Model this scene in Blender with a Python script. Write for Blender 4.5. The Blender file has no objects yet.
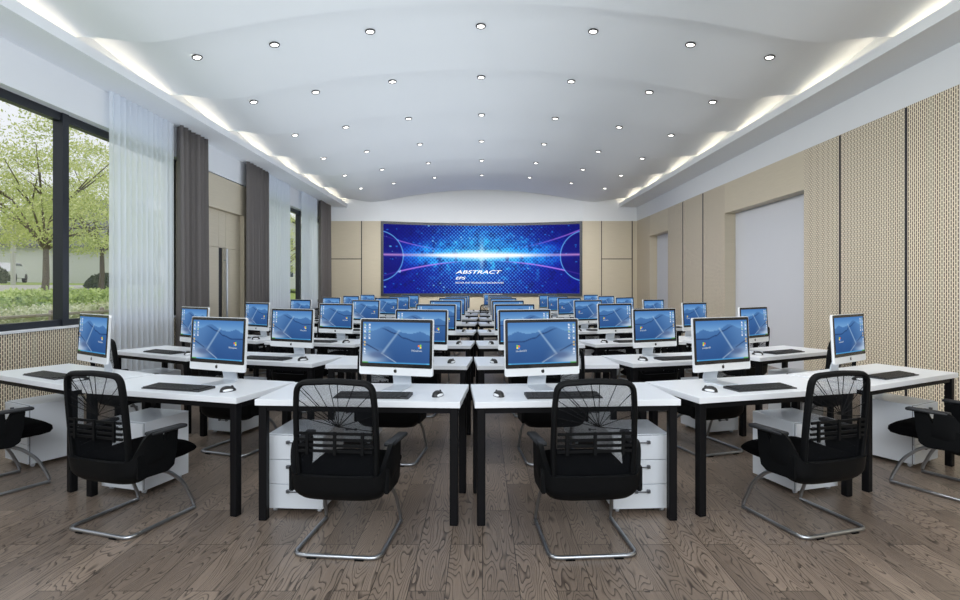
import bpy, bmesh, math, random
from math import sin, cos, pi, radians
from mathutils import Vector, Matrix, noise as mnoise
random.seed(7)
S = bpy.context.scene
COL = S.collection

# ------------------------------------------------------------------ camera, world, light, exposure
cam_d = bpy.data.cameras.new('camera')
cam = bpy.data.objects.new('camera', cam_d); COL.objects.link(cam)
cam.location = (0, 0, 1.44); cam.rotation_euler = (radians(90), 0, 0)
cam_d.sensor_width = 36; cam_d.lens = 545/960*36
cam_d.shift_x = -2.5/960; cam_d.shift_y = -13.5/960
cam_d.clip_start = .05; cam_d.clip_end = 400
S.camera = cam

w = bpy.data.worlds.new('overcast_sky'); S.world = w; w.use_nodes = True
bg = w.node_tree.nodes['Background']
bg.inputs[0].default_value = (.90, .93, .98, 1); bg.inputs[1].default_value = 1.0

S.view_settings.view_transform = 'Standard'; S.view_settings.look = 'None'
S.view_settings.gamma = 1; S.view_settings.exposure = 0.0
S.view_settings.use_curve_mapping = False
S.cycles.max_bounces = 7; S.cycles.diffuse_bounces = 4; S.cycles.glossy_bounces = 3
S.cycles.transparent_max_bounces = 24; S.cycles.transmission_bounces = 4
S.cycles.sample_clamp_indirect = 4.0
S.cycles.caustics_reflective = False; S.cycles.caustics_refractive = False

DOWN_W = 17.0      # each downlight (spot)
COVE_W = 2.4     # each cove strip segment

def area(name, loc, rot, sx, sy, power, col, spread=180):
    d = bpy.data.lights.new(name, 'AREA'); d.shape = 'RECTANGLE'; d.size = sx; d.size_y = sy
    d.energy = power; d.color = col; d.spread = radians(spread)
    o = bpy.data.objects.new(name, d); COL.objects.link(o)
    o.location = loc; o.rotation_euler = rot
    return o
# added wide soft fill lamp behind the camera, no fixture there
for yy in (-1.2,):
    area('rear_fill', (0, yy-1.0, 3.4), (radians(62), 0, 0), 7.5, 1.6, 300, (.93, .97, 1))
# added upward fill that brightens the vault, a bare lamp in mid-air
area('vault_fill', (-1.2, 6.4, 1.7), (pi, radians(-17), 0), 4.8, 16.5, 215, (.86, .93, 1))
# added fills without fixtures, to brighten the end wall and the right wall
area('end_wall_fill', (0, 13.9, 3.75), (radians(63), 0, 0), 7.5, 0.5, 98, (1, .97, .92), 95)
area('side_wall_fill', (.6, 7.0, 3.6), (0, radians(-56), 0), 0.5, 15.0, 118, (1, .97, .93), 114)

# ------------------------------------------------------------------ materials
MATS = {}
def mat(name, col, rough=.5, metal=0, emit=None, estr=1.0, spec=.5, noise=0.0, nscale=30, coat=0):
    if name in MATS: return MATS[name]
    m = bpy.data.materials.new(name); m.use_nodes = True
    nt = m.node_tree; b = nt.nodes['Principled BSDF']
    b.inputs['Base Color'].default_value = (*col, 1)
    b.inputs['Roughness'].default_value = rough; b.inputs['Metallic'].default_value = metal
    b.inputs['Specular IOR Level'].default_value = spec
    b.inputs['Coat Weight'].default_value = coat
    if emit:
        b.inputs['Emission Color'].default_value = (*emit, 1); b.inputs['Emission Strength'].default_value = estr
    if noise:
        tc = nt.nodes.new('ShaderNodeTexCoord'); n = nt.nodes.new('ShaderNodeTexNoise')
        n.inputs['Scale'].default_value = nscale; n.inputs['Detail'].default_value = 4
        r = nt.nodes.new('ShaderNodeMapRange')
        r.inputs['To Min'].default_value = 1-noise; r.inputs['To Max'].default_value = 1+noise
        mx = nt.nodes.new('ShaderNodeVectorMath'); mx.operation = 'SCALE'
        mx.inputs[0].default_value = col
        nt.links.new(tc.outputs['Object'], n.inputs['Vector'])
        nt.links.new(n.outputs['Fac'], r.inputs['Value'])
        nt.links.new(r.outputs[0], mx.inputs['Scale'])
        nt.links.new(mx.outputs[0], b.inputs['Base Color'])
    MATS[name] = m
    return m

class NT:
    def __init__(s, name):
        s.m = bpy.data.materials.new(name); s.m.use_nodes = True; s.t = s.m.node_tree
        s.b = s.t.nodes['Principled BSDF']; MATS[name] = s.m
        s.geo = s.t.nodes.new('ShaderNodeNewGeometry')
        s.sep = s.t.nodes.new('ShaderNodeSeparateXYZ'); s.t.links.new(s.geo.outputs['Position'], s.sep.inputs[0])
        s.x, s.y, s.z = s.sep.outputs
    def put(s, sock, v):
        if hasattr(v, 'is_linked') or isinstance(v, bpy.types.NodeSocket): s.t.links.new(v, sock)
        else: sock.default_value = v
    def ma(s, op, a, b=0.0, c=0.0):
        n = s.t.nodes.new('ShaderNodeMath'); n.operation = op
        s.put(n.inputs[0], a); s.put(n.inputs[1], b); s.put(n.inputs[2], c)
        return n.outputs[0]
    def comb(s, x, y, z=0.0):
        n = s.t.nodes.new('ShaderNodeCombineXYZ')
        s.put(n.inputs[0], x); s.put(n.inputs[1], y); s.put(n.inputs[2], z); return n.outputs[0]
    def noise(s, vec, scale=1.0, detail=3.0, rough=.5):
        n = s.t.nodes.new('ShaderNodeTexNoise'); s.put(n.inputs['Vector'], vec)
        n.inputs['Scale'].default_value = scale; n.inputs['Detail'].default_value = detail; n.inputs['Roughness'].default_value = rough
        return n.outputs['Fac']
    def white(s, vec):
        n = s.t.nodes.new('ShaderNodeTexWhiteNoise'); n.noise_dimensions = '3D'; s.put(n.inputs['Vector'], vec)
        return n.outputs['Value']
    def ramp(s, f, stops):
        n = s.t.nodes.new('ShaderNodeValToRGB'); s.put(n.inputs[0], f)
        e = n.color_ramp.elements
        while len(e) < len(stops): e.new(.5)
        for i, (p, c) in enumerate(stops): e[i].position = p; e[i].color = (*c, 1)
        return n.outputs[0]
    def mix(s, f, a, b):
        n = s.t.nodes.new('ShaderNodeMix'); n.data_type = 'RGBA'
        s.put(n.inputs[0], f)
        for k, v in ((6, a), (7, b)):
            if isinstance(v, tuple): n.inputs[k].default_value = (*v, 1)
            else: s.t.links.new(v, n.inputs[k])
        return n.outputs[2]
    def range(s, v, a, b, c, d):
        n = s.t.nodes.new('ShaderNodeMapRange'); s.put(n.inputs[0], v)
        for i, q in enumerate((a, b, c, d)): n.inputs[i+1].default_value = q
        return n.outputs[0]

# wooden plank floor
n = NT('plank_floor'); PW, PL = .176, .93
px = n.ma('DIVIDE', n.x, PW); ix = n.ma('FLOOR', px); fx = n.ma('FRACT', px)
par = n.ma('MODULO', n.ma('ABSOLUTE', ix), 2.0)
py = n.ma('DIVIDE', n.ma('ADD', n.ma('SUBTRACT', n.y, .717), n.ma('MULTIPLY', par, .465)), PL)
iy = n.ma('FLOOR', py); fy = n.ma('FRACT', py)
rnd = n.white(n.comb(ix, iy, 1.0)); rnd2 = n.white(n.comb(ix, iy, 5.0))
gv = n.comb(n.ma('ADD', n.ma('MULTIPLY', n.x, 6.5), n.ma('MULTIPLY', rnd, 37.0)), n.ma('ADD', n.ma('MULTIPLY', n.y, 1.05), n.ma('MULTIPLY', rnd2, 91.0)), 0.0)
g1 = n.noise(gv, 1.0, 2.0, .4)
ring = n.ma('FRACT', n.ma('MULTIPLY', g1, 32.0))
line = n.ma('SMOOTH_MIN', n.ma('MULTIPLY', ring, 3.0), 1.0, .3)
fine = n.noise(n.comb(n.ma('MULTIPLY', n.x, 160.0), n.ma('ADD', n.ma('MULTIPLY', n.y, 5.0), n.ma('MULTIPLY', rnd, 20.0)), 0.0), 1.0, 3.0, .7)
broad = n.noise(n.comb(n.ma('MULTIPLY', n.x, 9.0), n.ma('MULTIPLY', n.y, 1.3), n.ma('MULTIPLY', rnd, 9.0)), 1.0, 3.0, .5)
base = n.ramp(n.ma('ADD', n.ma('MULTIPLY', rnd, .55), n.ma('MULTIPLY', broad, .45)), [(0.0, (.135, .104, .082)), (.35, (.205, .160, .127)), (.65, (.275, .215, .170)), (1.0, (.37, .29, .228))])
base = n.mix(n.range(fine, .35, .75, 0.0, .35), base, (.07, .052, .042))
base = n.mix(n.range(line, 0.0, 1.0, .97, 0.0), base, (.035, .026, .022))
gx = n.ma('LESS_THAN', n.ma('MINIMUM', fx, n.ma('SUBTRACT', 1.0, fx)), .012)
gy = n.ma('LESS_THAN', n.ma('MINIMUM', fy, n.ma('SUBTRACT', 1.0, fy)), .0022)
base = n.mix(n.ma('MULTIPLY', n.ma('MAXIMUM', gx, gy), .85), base, (.02, .016, .014))
n.t.links.new(base, n.b.inputs['Base Color']); n.b.inputs['Roughness'].default_value = .33; n.b.inputs['Specular IOR Level'].default_value = .42

def veneer(name, axis, perforated, base=(.61, .55, .43)):
    n = NT(name)
    h = n.y if axis == 'y' else n.x
    f = n.noise(n.comb(n.ma('MULTIPLY', h, 3.0), n.ma('MULTIPLY', n.z, 90.0), 0.0), 1.0, 3.0, .6)
    pan = n.white(n.comb(n.ma('FLOOR', n.ma('DIVIDE', h, 1.2)), 3.0, 1.0))
    c = n.mix(n.range(f, .3, .7, 0.0, .5), base, (base[0]*.82, base[1]*.81, base[2]*.78))
    if perforated:
        q = n.ma('DIVIDE', h, .029); iq = n.ma('FLOOR', q); fq = n.ma('SUBTRACT', n.ma('FRACT', q), .5)
        off = n.ma('MULTIPLY', n.ma('MODULO', n.ma('ABSOLUTE', iq), 2.0), .5)
        r = n.ma('ADD', n.ma('DIVIDE', n.z, .058), off); fr = n.ma('SUBTRACT', n.ma('FRACT', r), .5)
        d = n.ma('ADD', n.ma('POWER', n.ma('ABSOLUTE', n.ma('DIVIDE', fq, .23)), 4.0), n.ma('POWER', n.ma('ABSOLUTE', n.ma('DIVIDE', fr, .43)), 6.0))
        hole = n.ma('LESS_THAN', d, 1.0)
        c = n.mix(hole, c, (.035, .024, .014))
    n.t.links.new(c, n.b.inputs['Base Color']); n.b.inputs['Roughness'].default_value = .45
    return n.m
veneer('veneer_x', 'x', False); veneer('veneer_y', 'y', False)
veneer('perforated_y', 'y', True, (.86, .77, .61))

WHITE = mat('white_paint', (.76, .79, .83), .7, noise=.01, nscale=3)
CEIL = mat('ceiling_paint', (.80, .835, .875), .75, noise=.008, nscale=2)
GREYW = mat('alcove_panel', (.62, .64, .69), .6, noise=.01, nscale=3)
DARKM = mat('dark_metal_strip', (.02, .02, .024), .4, .3)
WINB = mat('window_frame_black', (.014, .017, .024), .35, .2)
TOPM = mat('white_laminate', (.80, .83, .875), .28, noise=.006, nscale=5)
LEGM = mat('black_steel', (.006, .006, .007), .45, 0, spec=.12, noise=.05)
CABM = mat('white_cabinet_paint', (.74, .79, .85), .3, noise=.006)
GAPM = mat('shadow_gap', (.12, .13, .15), .6)
CHROME = mat('chrome_steel', (.42, .44, .47), .3, 1.0)
BLK = mat('black_plastic', (.003, .0035, .0042), .55, spec=.13, noise=.08)
BLKF = mat('black_fabric', (.0022, .0022, .0026), .95, spec=.04, noise=.2, nscale=200)
PAD = mat('arm_pad_grey_plastic', (.022, .024, .028), .5, spec=.3)
ALU = mat('white_aluminium', (.80, .83, .86), .28, .15)
STAND = mat('silver_aluminium', (.62, .67, .73), .3, .35)
GLASSB = mat('black_glass_bezel', (.012, .012, .014), .12)
KEYB = mat('black_keys', (.012, .012, .013), .45)
KEYF = mat('dark_keyboard_tray', (.03, .031, .034), .5)
MW = mat('mouse_white', (.75, .77, .8), .3)
DRAPE = mat('taupe_drape', (.165, .153, .15), .95, spec=.1, noise=.10, nscale=60)

# sheer voile
m = bpy.data.materials.new('white_sheer'); m.use_nodes = True; MATS['white_sheer'] = m; t = m.node_tree
t.nodes.clear(); out = t.nodes.new('ShaderNodeOutputMaterial'); tr = t.nodes.new('ShaderNodeBsdfTransparent')
tl = t.nodes.new('ShaderNodeBsdfTranslucent'); df = t.nodes.new('ShaderNodeBsdfDiffuse')
tl.inputs[0].default_value = (.88, .93, 1, 1); df.inputs[0].default_value = (.86, .91, .97, 1)
m1 = t.nodes.new('ShaderNodeMixShader'); m1.inputs[0].default_value = .5
m2 = t.nodes.new('ShaderNodeMixShader')
lw = t.nodes.new('ShaderNodeLayerWeight'); lw.inputs[0].default_value = .45
mr = t.nodes.new('ShaderNodeMapRange'); mr.inputs[3].default_value = .78; mr.inputs[4].default_value = 1.0
t.links.new(lw.outputs['Facing'], mr.inputs[0]); t.links.new(mr.outputs[0], m2.inputs[0])
t.links.new(tl.outputs[0], m1.inputs[1]); t.links.new(df.outputs[0], m1.inputs[2])
t.links.new(tr.outputs[0], m2.inputs[1]); t.links.new(m1.outputs[0], m2.inputs[2]); t.links.new(m2.outputs[0], out.inputs[0])
SHEER = m
# window glass: thin, mostly transparent
m = bpy.data.materials.new('window_glass'); m.use_nodes = True; MATS['window_glass'] = m; t = m.node_tree
t.nodes.clear(); out = t.nodes.new('ShaderNodeOutputMaterial'); tr = t.nodes.new('ShaderNodeBsdfTransparent'); gl = t.nodes.new('ShaderNodeBsdfGlossy')
gl.inputs['Roughness'].default_value = .02; mx = t.nodes.new('ShaderNodeMixShader'); mx.inputs[0].default_value = .035
t.links.new(tr.outputs[0], mx.inputs[1]); t.links.new(gl.outputs[0], mx.inputs[2]); t.links.new(mx.outputs[0], out.inputs[0])
GLASS = m
# chair mesh fabric: woven grid with see-through holes
m = bpy.data.materials.new('chair_mesh_fabric'); m.use_nodes = True; MATS['chair_mesh_fabric'] = m; t = m.node_tree
b = t.nodes['Principled BSDF']; b.inputs['Base Color'].default_value = (.006, .007, .009, 1); b.inputs['Roughness'].default_value = .8; b.inputs['Specular IOR Level'].default_value = .1
tc = t.nodes.new('ShaderNodeTexCoord'); sp = t.nodes.new('ShaderNodeSeparateXYZ'); t.links.new(tc.outputs['Object'], sp.inputs[0])
def M_(op, a, c):
    q = t.nodes.new('ShaderNodeMath'); q.operation = op
    for i, v in enumerate((a, c)):
        if isinstance(v, (int, float)): q.inputs[i].default_value = v
        else: t.links.new(v, q.inputs[i])
    return q.outputs[0]
sa = M_('ABSOLUTE', M_('SINE', M_('MULTIPLY', M_('ADD', sp.outputs[0], sp.outputs[2]), 420.0), 0), 0)
sb = M_('ABSOLUTE', M_('SINE', M_('MULTIPLY', M_('SUBTRACT', sp.outputs[0], sp.outputs[2]), 420.0), 0), 0)
hole = M_('GREATER_THAN', M_('MINIMUM', sa, sb), .40)
t.links.new(M_('SUBTRACT', 1.0, M_('MULTIPLY', hole, .92)), b.inputs['Alpha'])
MESHF = m
def vcol_mat(name, strength):
    m = bpy.data.materials.new(name); m.use_nodes = True; MATS[name] = m; t = m.node_tree; b = t.nodes['Principled BSDF']
    b.inputs['Base Color'].default_value = (.01, .01, .012, 1); b.inputs['Roughness'].default_value = .35; b.inputs['Specular IOR Level'].default_value = .0
    a = t.nodes.new('ShaderNodeVertexColor'); a.layer_name = 'picture'
    t.links.new(a.outputs[0], b.inputs['Emission Color']); b.inputs['Emission Strength'].default_value = strength
    return m
DISP = vcol_mat('computer_display', 1.0); LEDM = vcol_mat('led_wall_display', 1.05)

# ------------------------------------------------------------------ mesh helpers
def link(o, parent=None):
    COL.objects.link(o)
    if parent is not None: o.parent = parent
    return o
def obj(name, bm, m, parent=None, smooth=False, loc=None):
    me = bpy.data.meshes.new(name)
    bmesh.ops.recalc_face_normals(bm, faces=bm.faces)
    bm.to_mesh(me); bm.free()
    for q in (m if isinstance(m, (list, tuple)) else [m]): me.materials.append(q)
    if smooth:
        for p in me.polygons: p.use_smooth = True
        try: me.set_sharp_from_angle(angle=radians(40))
        except Exception: pass
    o = link(bpy.data.objects.new(name, me), parent)
    if loc: o.location = loc
    return o
def tag(o, label=None, cat=None, group=None, kind=None):
    for k, v in (('label', label), ('category', cat), ('group', group), ('kind', kind)):
        if v: o[k] = v
    return o
def empty(name, loc=(0, 0, 0), rz=0, label=None, cat=None, group=None):
    o = link(bpy.data.objects.new(name, None)); o.empty_display_size = .1
    o.location = loc; o.rotation_euler = (0, 0, rz); return tag(o, label, cat, group)
def box(bm, x0, x1, y0, y1, z0, z1, bev=0, seg=2, mi=0, M=None):
    r = bmesh.ops.create_cube(bm, size=1)
    vs = r['verts']
    for v in vs: v.co = Vector(((x0+x1)/2+v.co.x*(x1-x0), (y0+y1)/2+v.co.y*(y1-y0), (z0+z1)/2+v.co.z*(z1-z0)))
    fs = list({f for v in vs for f in v.link_faces})
    for f in fs: f.material_index = mi
    if bev:
        es = list({e for f in fs for e in f.edges})
        r = bmesh.ops.bevel(bm, geom=es, offset=bev, segments=seg, affect='EDGES', profile=.5)
        vs = list({v for f in r['faces'] for v in f.verts} | {v for v in vs if v.is_valid})
        for f in r['faces']: f.material_index = mi
    if M is not None:
        for v in vs: v.co = M @ v.co
    return vs
def B(*a, **k):
    bm = bmesh.new(); box(bm, *a, **k); return bm
def boxes(lst, bev=0):
    bm = bmesh.new()
    for a in lst: box(bm, *a[:6], bev=bev, mi=(a[6] if len(a) > 6 else 0))
    return bm
def prism(bm, pts, axis, a0, a1):
    """polygon pts (2d) extruded along axis"""
    def P(u, v, a): return {'x': (a, u, v), 'y': (u, a, v), 'z': (u, v, a)}[axis]
    v0 = [bm.verts.new(P(u, v, a0)) for u, v in pts]; v1 = [bm.verts.new(P(u, v, a1)) for u, v in pts]
    n_ = len(pts); bm.faces.new(v0); bm.faces.new(v1[::-1])
    for i in range(n_): bm.faces.new((v0[i], v0[(i+1) % n_], v1[(i+1) % n_], v1[i]))
def tube(bm, pts, r, seg=8, closed=False, ry=None):
    pts = [Vector(p) for p in pts]; N = len(pts); rings = []
    up = None
    for i, p in enumerate(pts):
        a = pts[i-1] if (i > 0 or closed) else pts[i]; c = pts[(i+1) % N] if (i < N-1 or closed) else pts[i]
        d = (c-a).normalized()
        if up is None:
            up = Vector((0, 0, 1)) if abs(d.z) < .9 else Vector((0, 1, 0))
        up = (up - d*up.dot(d)).normalized(); s = d.cross(up)
        rr = r[i] if isinstance(r, (list, tuple)) else r; r2 = ry if ry else rr
        rings.append([bm.verts.new(p + s*cos(2*pi*k/seg)*rr + up*sin(2*pi*k/seg)*r2) for k in range(seg)])
    for i in range(N if closed else N-1):
        A, Bq = rings[i], rings[(i+1) % N]
        off = 0
        if closed and i == N-1:
            off = min(range(seg), key=lambda o: sum((A[k].co-Bq[(k+o) % seg].co).length for k in range(seg)))
        for k in range(seg):
            bm.faces.new((A[k], A[(k+1) % seg], Bq[(k+1+off) % seg], Bq[(k+off) % seg]))
    if not closed:
        bm.faces.new(rings[0][::-1]); bm.faces.new(rings[-1])
def fillet(pts, r, n=5, closed=False):
    pts = [Vector(p) for p in pts]; out = []; N = len(pts)
    for i, p in enumerate(pts):
        if not closed and i in (0, N-1): out.append(p); continue
        a, c = pts[i-1]-p, pts[(i+1) % N]-p
        q = min(r, a.length*.49, c.length*.49); A = p+a.normalized()*q; Cc = p+c.normalized()*q
        for k in range(n+1):
            u = k/n; out.append(A*(1-u)**2 + p*2*u*(1-u) + Cc*u*u)
    return out
def grid_mesh(bm, rows, closed_u=False):
    V = [[bm.verts.new(p) for p in r] for r in rows]
    for i in range(len(V)-1):
        for j in range(len(V[0])-1):
            bm.faces.new((V[i][j], V[i][j+1], V[i+1][j+1], V[i+1][j]))
    return V
def cyl(bm, c, r, h, seg=20, axis='z', r2=None):
    M = Matrix.Translation(c)
    if axis == 'x': M = M @ Matrix.Rotation(pi/2, 4, 'Y')
    if axis == 'y': M = M @ Matrix.Rotation(pi/2, 4, 'X')
    bmesh.ops.create_cone(bm, cap_ends=True, segments=seg, radius1=r, radius2=r if r2 is None else r2, depth=h, matrix=M)

def copy_tree(o, parent=None):
    c = o.copy(); COL.objects.link(c)
    if parent is not None: c.parent = parent
    for ch in list(KIDS.get(o, [])): copy_tree(ch, c)
    return c
KIDS = {}
def index_kids(root):
    KIDS[root] = [c for c in bpy.data.objects if c.parent == root]
    for c in KIDS[root]: index_kids(c)

def struct(name, bm, m, smooth=False):
    return tag(obj(name, bm, m, smooth=smooth), kind='structure')

# ------------------------------------------------------------------ room shell
XR, XL, YF, YB = 5.0, -4.94, 17.64, -3.0
ZW, ZC = 3.56, 4.0
struct('floor', B(XL-.5, XR+.6, YB, YF+1.0, -.1, 0), MATS['plank_floor'])

# right wall: veneer up to ZW with two alcoves, white paint above
A1, A2, AZ = (8.48, 11.25), (14.7, 16.3), 2.95
P, V, W_, G = 0, 1, 2, 3
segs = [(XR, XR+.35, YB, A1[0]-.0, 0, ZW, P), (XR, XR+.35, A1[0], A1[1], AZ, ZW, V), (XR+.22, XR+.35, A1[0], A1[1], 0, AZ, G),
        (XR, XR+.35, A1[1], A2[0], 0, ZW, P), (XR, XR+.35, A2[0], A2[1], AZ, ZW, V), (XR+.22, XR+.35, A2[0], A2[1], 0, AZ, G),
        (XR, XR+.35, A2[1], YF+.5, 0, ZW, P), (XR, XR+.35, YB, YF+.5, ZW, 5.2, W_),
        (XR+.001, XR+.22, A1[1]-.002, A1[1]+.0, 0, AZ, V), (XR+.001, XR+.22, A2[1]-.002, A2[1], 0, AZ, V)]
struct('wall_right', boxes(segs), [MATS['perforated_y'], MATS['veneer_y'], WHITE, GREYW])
k = 0
for y in (2.86, 4.05, 5.24, 6.43, 7.62, 12.36, 13.6):
    k += 1
    struct('trim_%d' % k, B(XR-.006, XR+.01, y-.018, y+.018, 0, ZW-.01), DARKM)

# left wall: window bay, veneer pier with double door, window bay
W1, PIER, W2 = (YB, 9.0), (9.0, 11.45), (11.45, 17.2)
ZS, ZH = .945, 3.53
P, V, W_ = 0, 1, 2
XO = XL-.32
struct('wall_left', boxes([
    (XO, XL, YB, PIER[0], 0, ZS, P), (XO, XL, YB, PIER[0], ZH, 5.2, W_),
    (XO, XL, W2[0], W2[1], 0, ZS, P), (XO, XL, W2[0], W2[1], ZH, 5.2, W_),
    (XO, XL, W2[1], YF+.5, 0, 5.2, W_), (XO, XL, PIER[0], PIER[1], ZH, 5.2, W_),
    (XO, XL, PIER[0], 9.62, 0, ZH-.02, V), (XO, XL, 11.30, PIER[1], 0, ZH-.02, V), (XO, XL, 9.62, 11.30, 2.9, ZH-.02, V),
    (XO, XL-.12, 9.62, 11.30, 0, 2.9, V)]), [MATS['perforated_y'], MATS['veneer_y'], WHITE])
k += 1; struct('trim_%d' % k, boxes([(XL-.16, XL+.02, YB, PIER[0], ZS, ZS+.02), (XL-.16, XL+.02, W2[0], W2[1], ZS, ZS+.02)]), WHITE)
def window(i, y0, y1, mull):
    e = tag(empty('window_%d' % i, (XL-.17, 0, 0)), kind='structure')
    z0, z1 = ZS+.02, ZH; d = .045
    L = [(-d, d, y0, y1, z0, z0+.075), (-d, d, y0, y1, z1-.10, z1), (-d, d, y0, y0+.08, z0, z1), (-d, d, y1-.08, y1, z0, z1)]
    obj('window_frame', boxes(L), WINB, e)
    ys = [y0+.08]+list(mull)+[y1-.08]
    for y in mull: obj('mullion', B(-d-.01, d+.02, y-.05, y+.05, z0, z1), WINB, e)
    for a, b_ in zip(ys[:-1], ys[1:]):
        obj('pane', B(-.004, .004, a+.04, b_-.04, z0+.07, z1-.09), GLASS, e)
window(1, W1[0], W1[1], (-.15, 2.1, 4.35, 6.6)); window(2, W2[0], W2[1], (13.3, 15.1))
# double door in the pier
dr = tag(empty('door_1', (XL-.115, 0, 0)), kind='structure')
VY = MATS['veneer_y']
obj('transom_panel', boxes([(0, .03, 9.63, 10.38, 2.19, 2.89), (0, .03, 10.39, 10.66, 2.19, 2.89), (0, .03, 10.67, 11.29, 2.19, 2.89)]), VY, dr)
obj('door_leaf', B(0, .03, 9.63, 10.38, 0, 2.18), VY, dr)
l2 = obj('door_leaf', B(0, .03, 10.55, 11.29, 0, 2.18), VY, dr)
obj('door_slot', B(0, .015, 10.385, 10.545, 0, 2.18), DARKM, dr)
hb = bmesh.new(); cyl(hb, (.085, 10.60, 1.2), .022, 1.95, 14)
for z in (.45, 1.95): cyl(hb, (.05, 10.60, z), .01, .08, 10, 'x')
obj('door_handle', hb, CHROME, l2, True)

# end wall, with the shallow curved bay that carries the display
XC, HW, SAG = -.03, 3.27, .60
def bay_y(x):
    t_ = (x-XC)/HW
    return YF + SAG*(1-t_*t_) if abs(t_) < 1 else YF
bm = bmesh.new()
V, W_ = 0, 1
box(bm, XL-.3, XC-HW, YF, YF+1.0, 0, ZW, mi=V); box(bm, XC+HW, XR+.35, YF, YF+1.0, 0, ZW, mi=V)
box(bm, XL-.3, XC-HW, YF, YF+1.0, ZW, 5.2, mi=W_); box(bm, XC+HW, XR+.35, YF, YF+1.0, ZW, 5.2, mi=W_)
NS = 32
for z0, z1, mi in ((0, ZW, V), (ZW, 5.2, W_)):
    xs = [XC-HW+2*HW*i/NS for i in range(NS+1)]
    pts = [(x, bay_y(x)) for x in xs] + [(XC+HW, YF+1.0), (XC-HW, YF+1.0)]
    n0 = len(bm.faces); prism(bm, pts, 'z', z0, z1)
    bm.faces.ensure_lookup_table()
    for f in bm.faces[n0:]: f.material_index = mi
struct('wall_back', bm, [MATS['veneer_x'], WHITE])
for (x0, x1, z0, z1) in ((-3.93, -3.90, 0, ZW), (XL, -3.93, 2.32, 2.345), (3.84, 3.865, 0, ZW), (4.83, 4.86, 0, ZW), (3.865, 4.83, 2.32, 2.345)):
    k += 1; struct('trim_%d' % k, B(x0, x1, YF-.004, YF+.01, z0, z1), DARKM)

# ceiling: flat border with an upstand, cove ledge behind it, and a vault of overlapping curved shells
LX, RX = -4.37, 4.41
bm = boxes([(XL-.3, LX, YB, YF, ZC, ZC+.05), (LX-.02, LX, YB, YF, ZC+.05, ZC+.12), (RX, XR+.3, YB, YF, ZC, ZC+.05), (RX, RX+.02, YB, YF, ZC+.05, ZC+.12),
            (LX-.24, LX-.18, YB, YF, ZC+.05, 5.1), (RX+.18, RX+.24, YB, YF, ZC+.05, 5.1), (XL-.3, XR+.3, YB, YF+1, 5.15, 5.25)])
struct('ceiling', bm, CEIL)
def vault(x):
    a, b_ = 4.53-.036*x*x, 4.09
    return b_+.5*((a-b_)+math.sqrt((a-b_)**2+.003))+.07*sm0(3.6, 4.35, abs(x))
def TILT(x): return .07+.15*sm0(2.9, 4.35, abs(x))
def sm0(a, b_, x):
    t_ = max(0, min(1, (x-a)/(b_-a))); return t_*t_*(3-2*t_)
for i in range(11):
    y0 = 5.95-1.8*4+1.8*i; y1 = min(y0+1.8, YF-.002)
    if y0 > YF: break
    rows = []
    for (y, s) in ((y0, 0), (y1, (y1-y0)/1.8)):
        rows.append([(x, y, vault(x)+TILT(x)*(1-s)) for x in [LX-.18+(RX-LX+.36)*q/48 for q in range(49)]])
    bm = bmesh.new(); v_ = grid_mesh(bm, rows)
    top = [[bm.verts.new(v.co+Vector((0, 0, .035))) for v in r] for r in v_]
    for r in range(1):
        for j in range(48): bm.faces.new((top[r][j], top[r+1][j], top[r+1][j+1], top[r][j+1]))
    for j in range(48):
        bm.faces.new((v_[0][j], top[0][j], top[0][j+1], v_[0][j+1])); bm.faces.new((v_[1][j], v_[1][j+1], top[1][j+1], top[1][j]))
    k += 1; struct('trim_%d' % k, bm, CEIL, smooth=True)
    # cove strip lights that sit on the ledge behind the upstand
    for x, sg in ((LX-.11, -1), (RX+.11, 1)):
        area('cove_strip_light', (x, (y0+y1)/2, ZC+.055), (pi, sg*.45, 0), .05, y1-y0-.05, COVE_W, (1, .84, .60))

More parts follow.
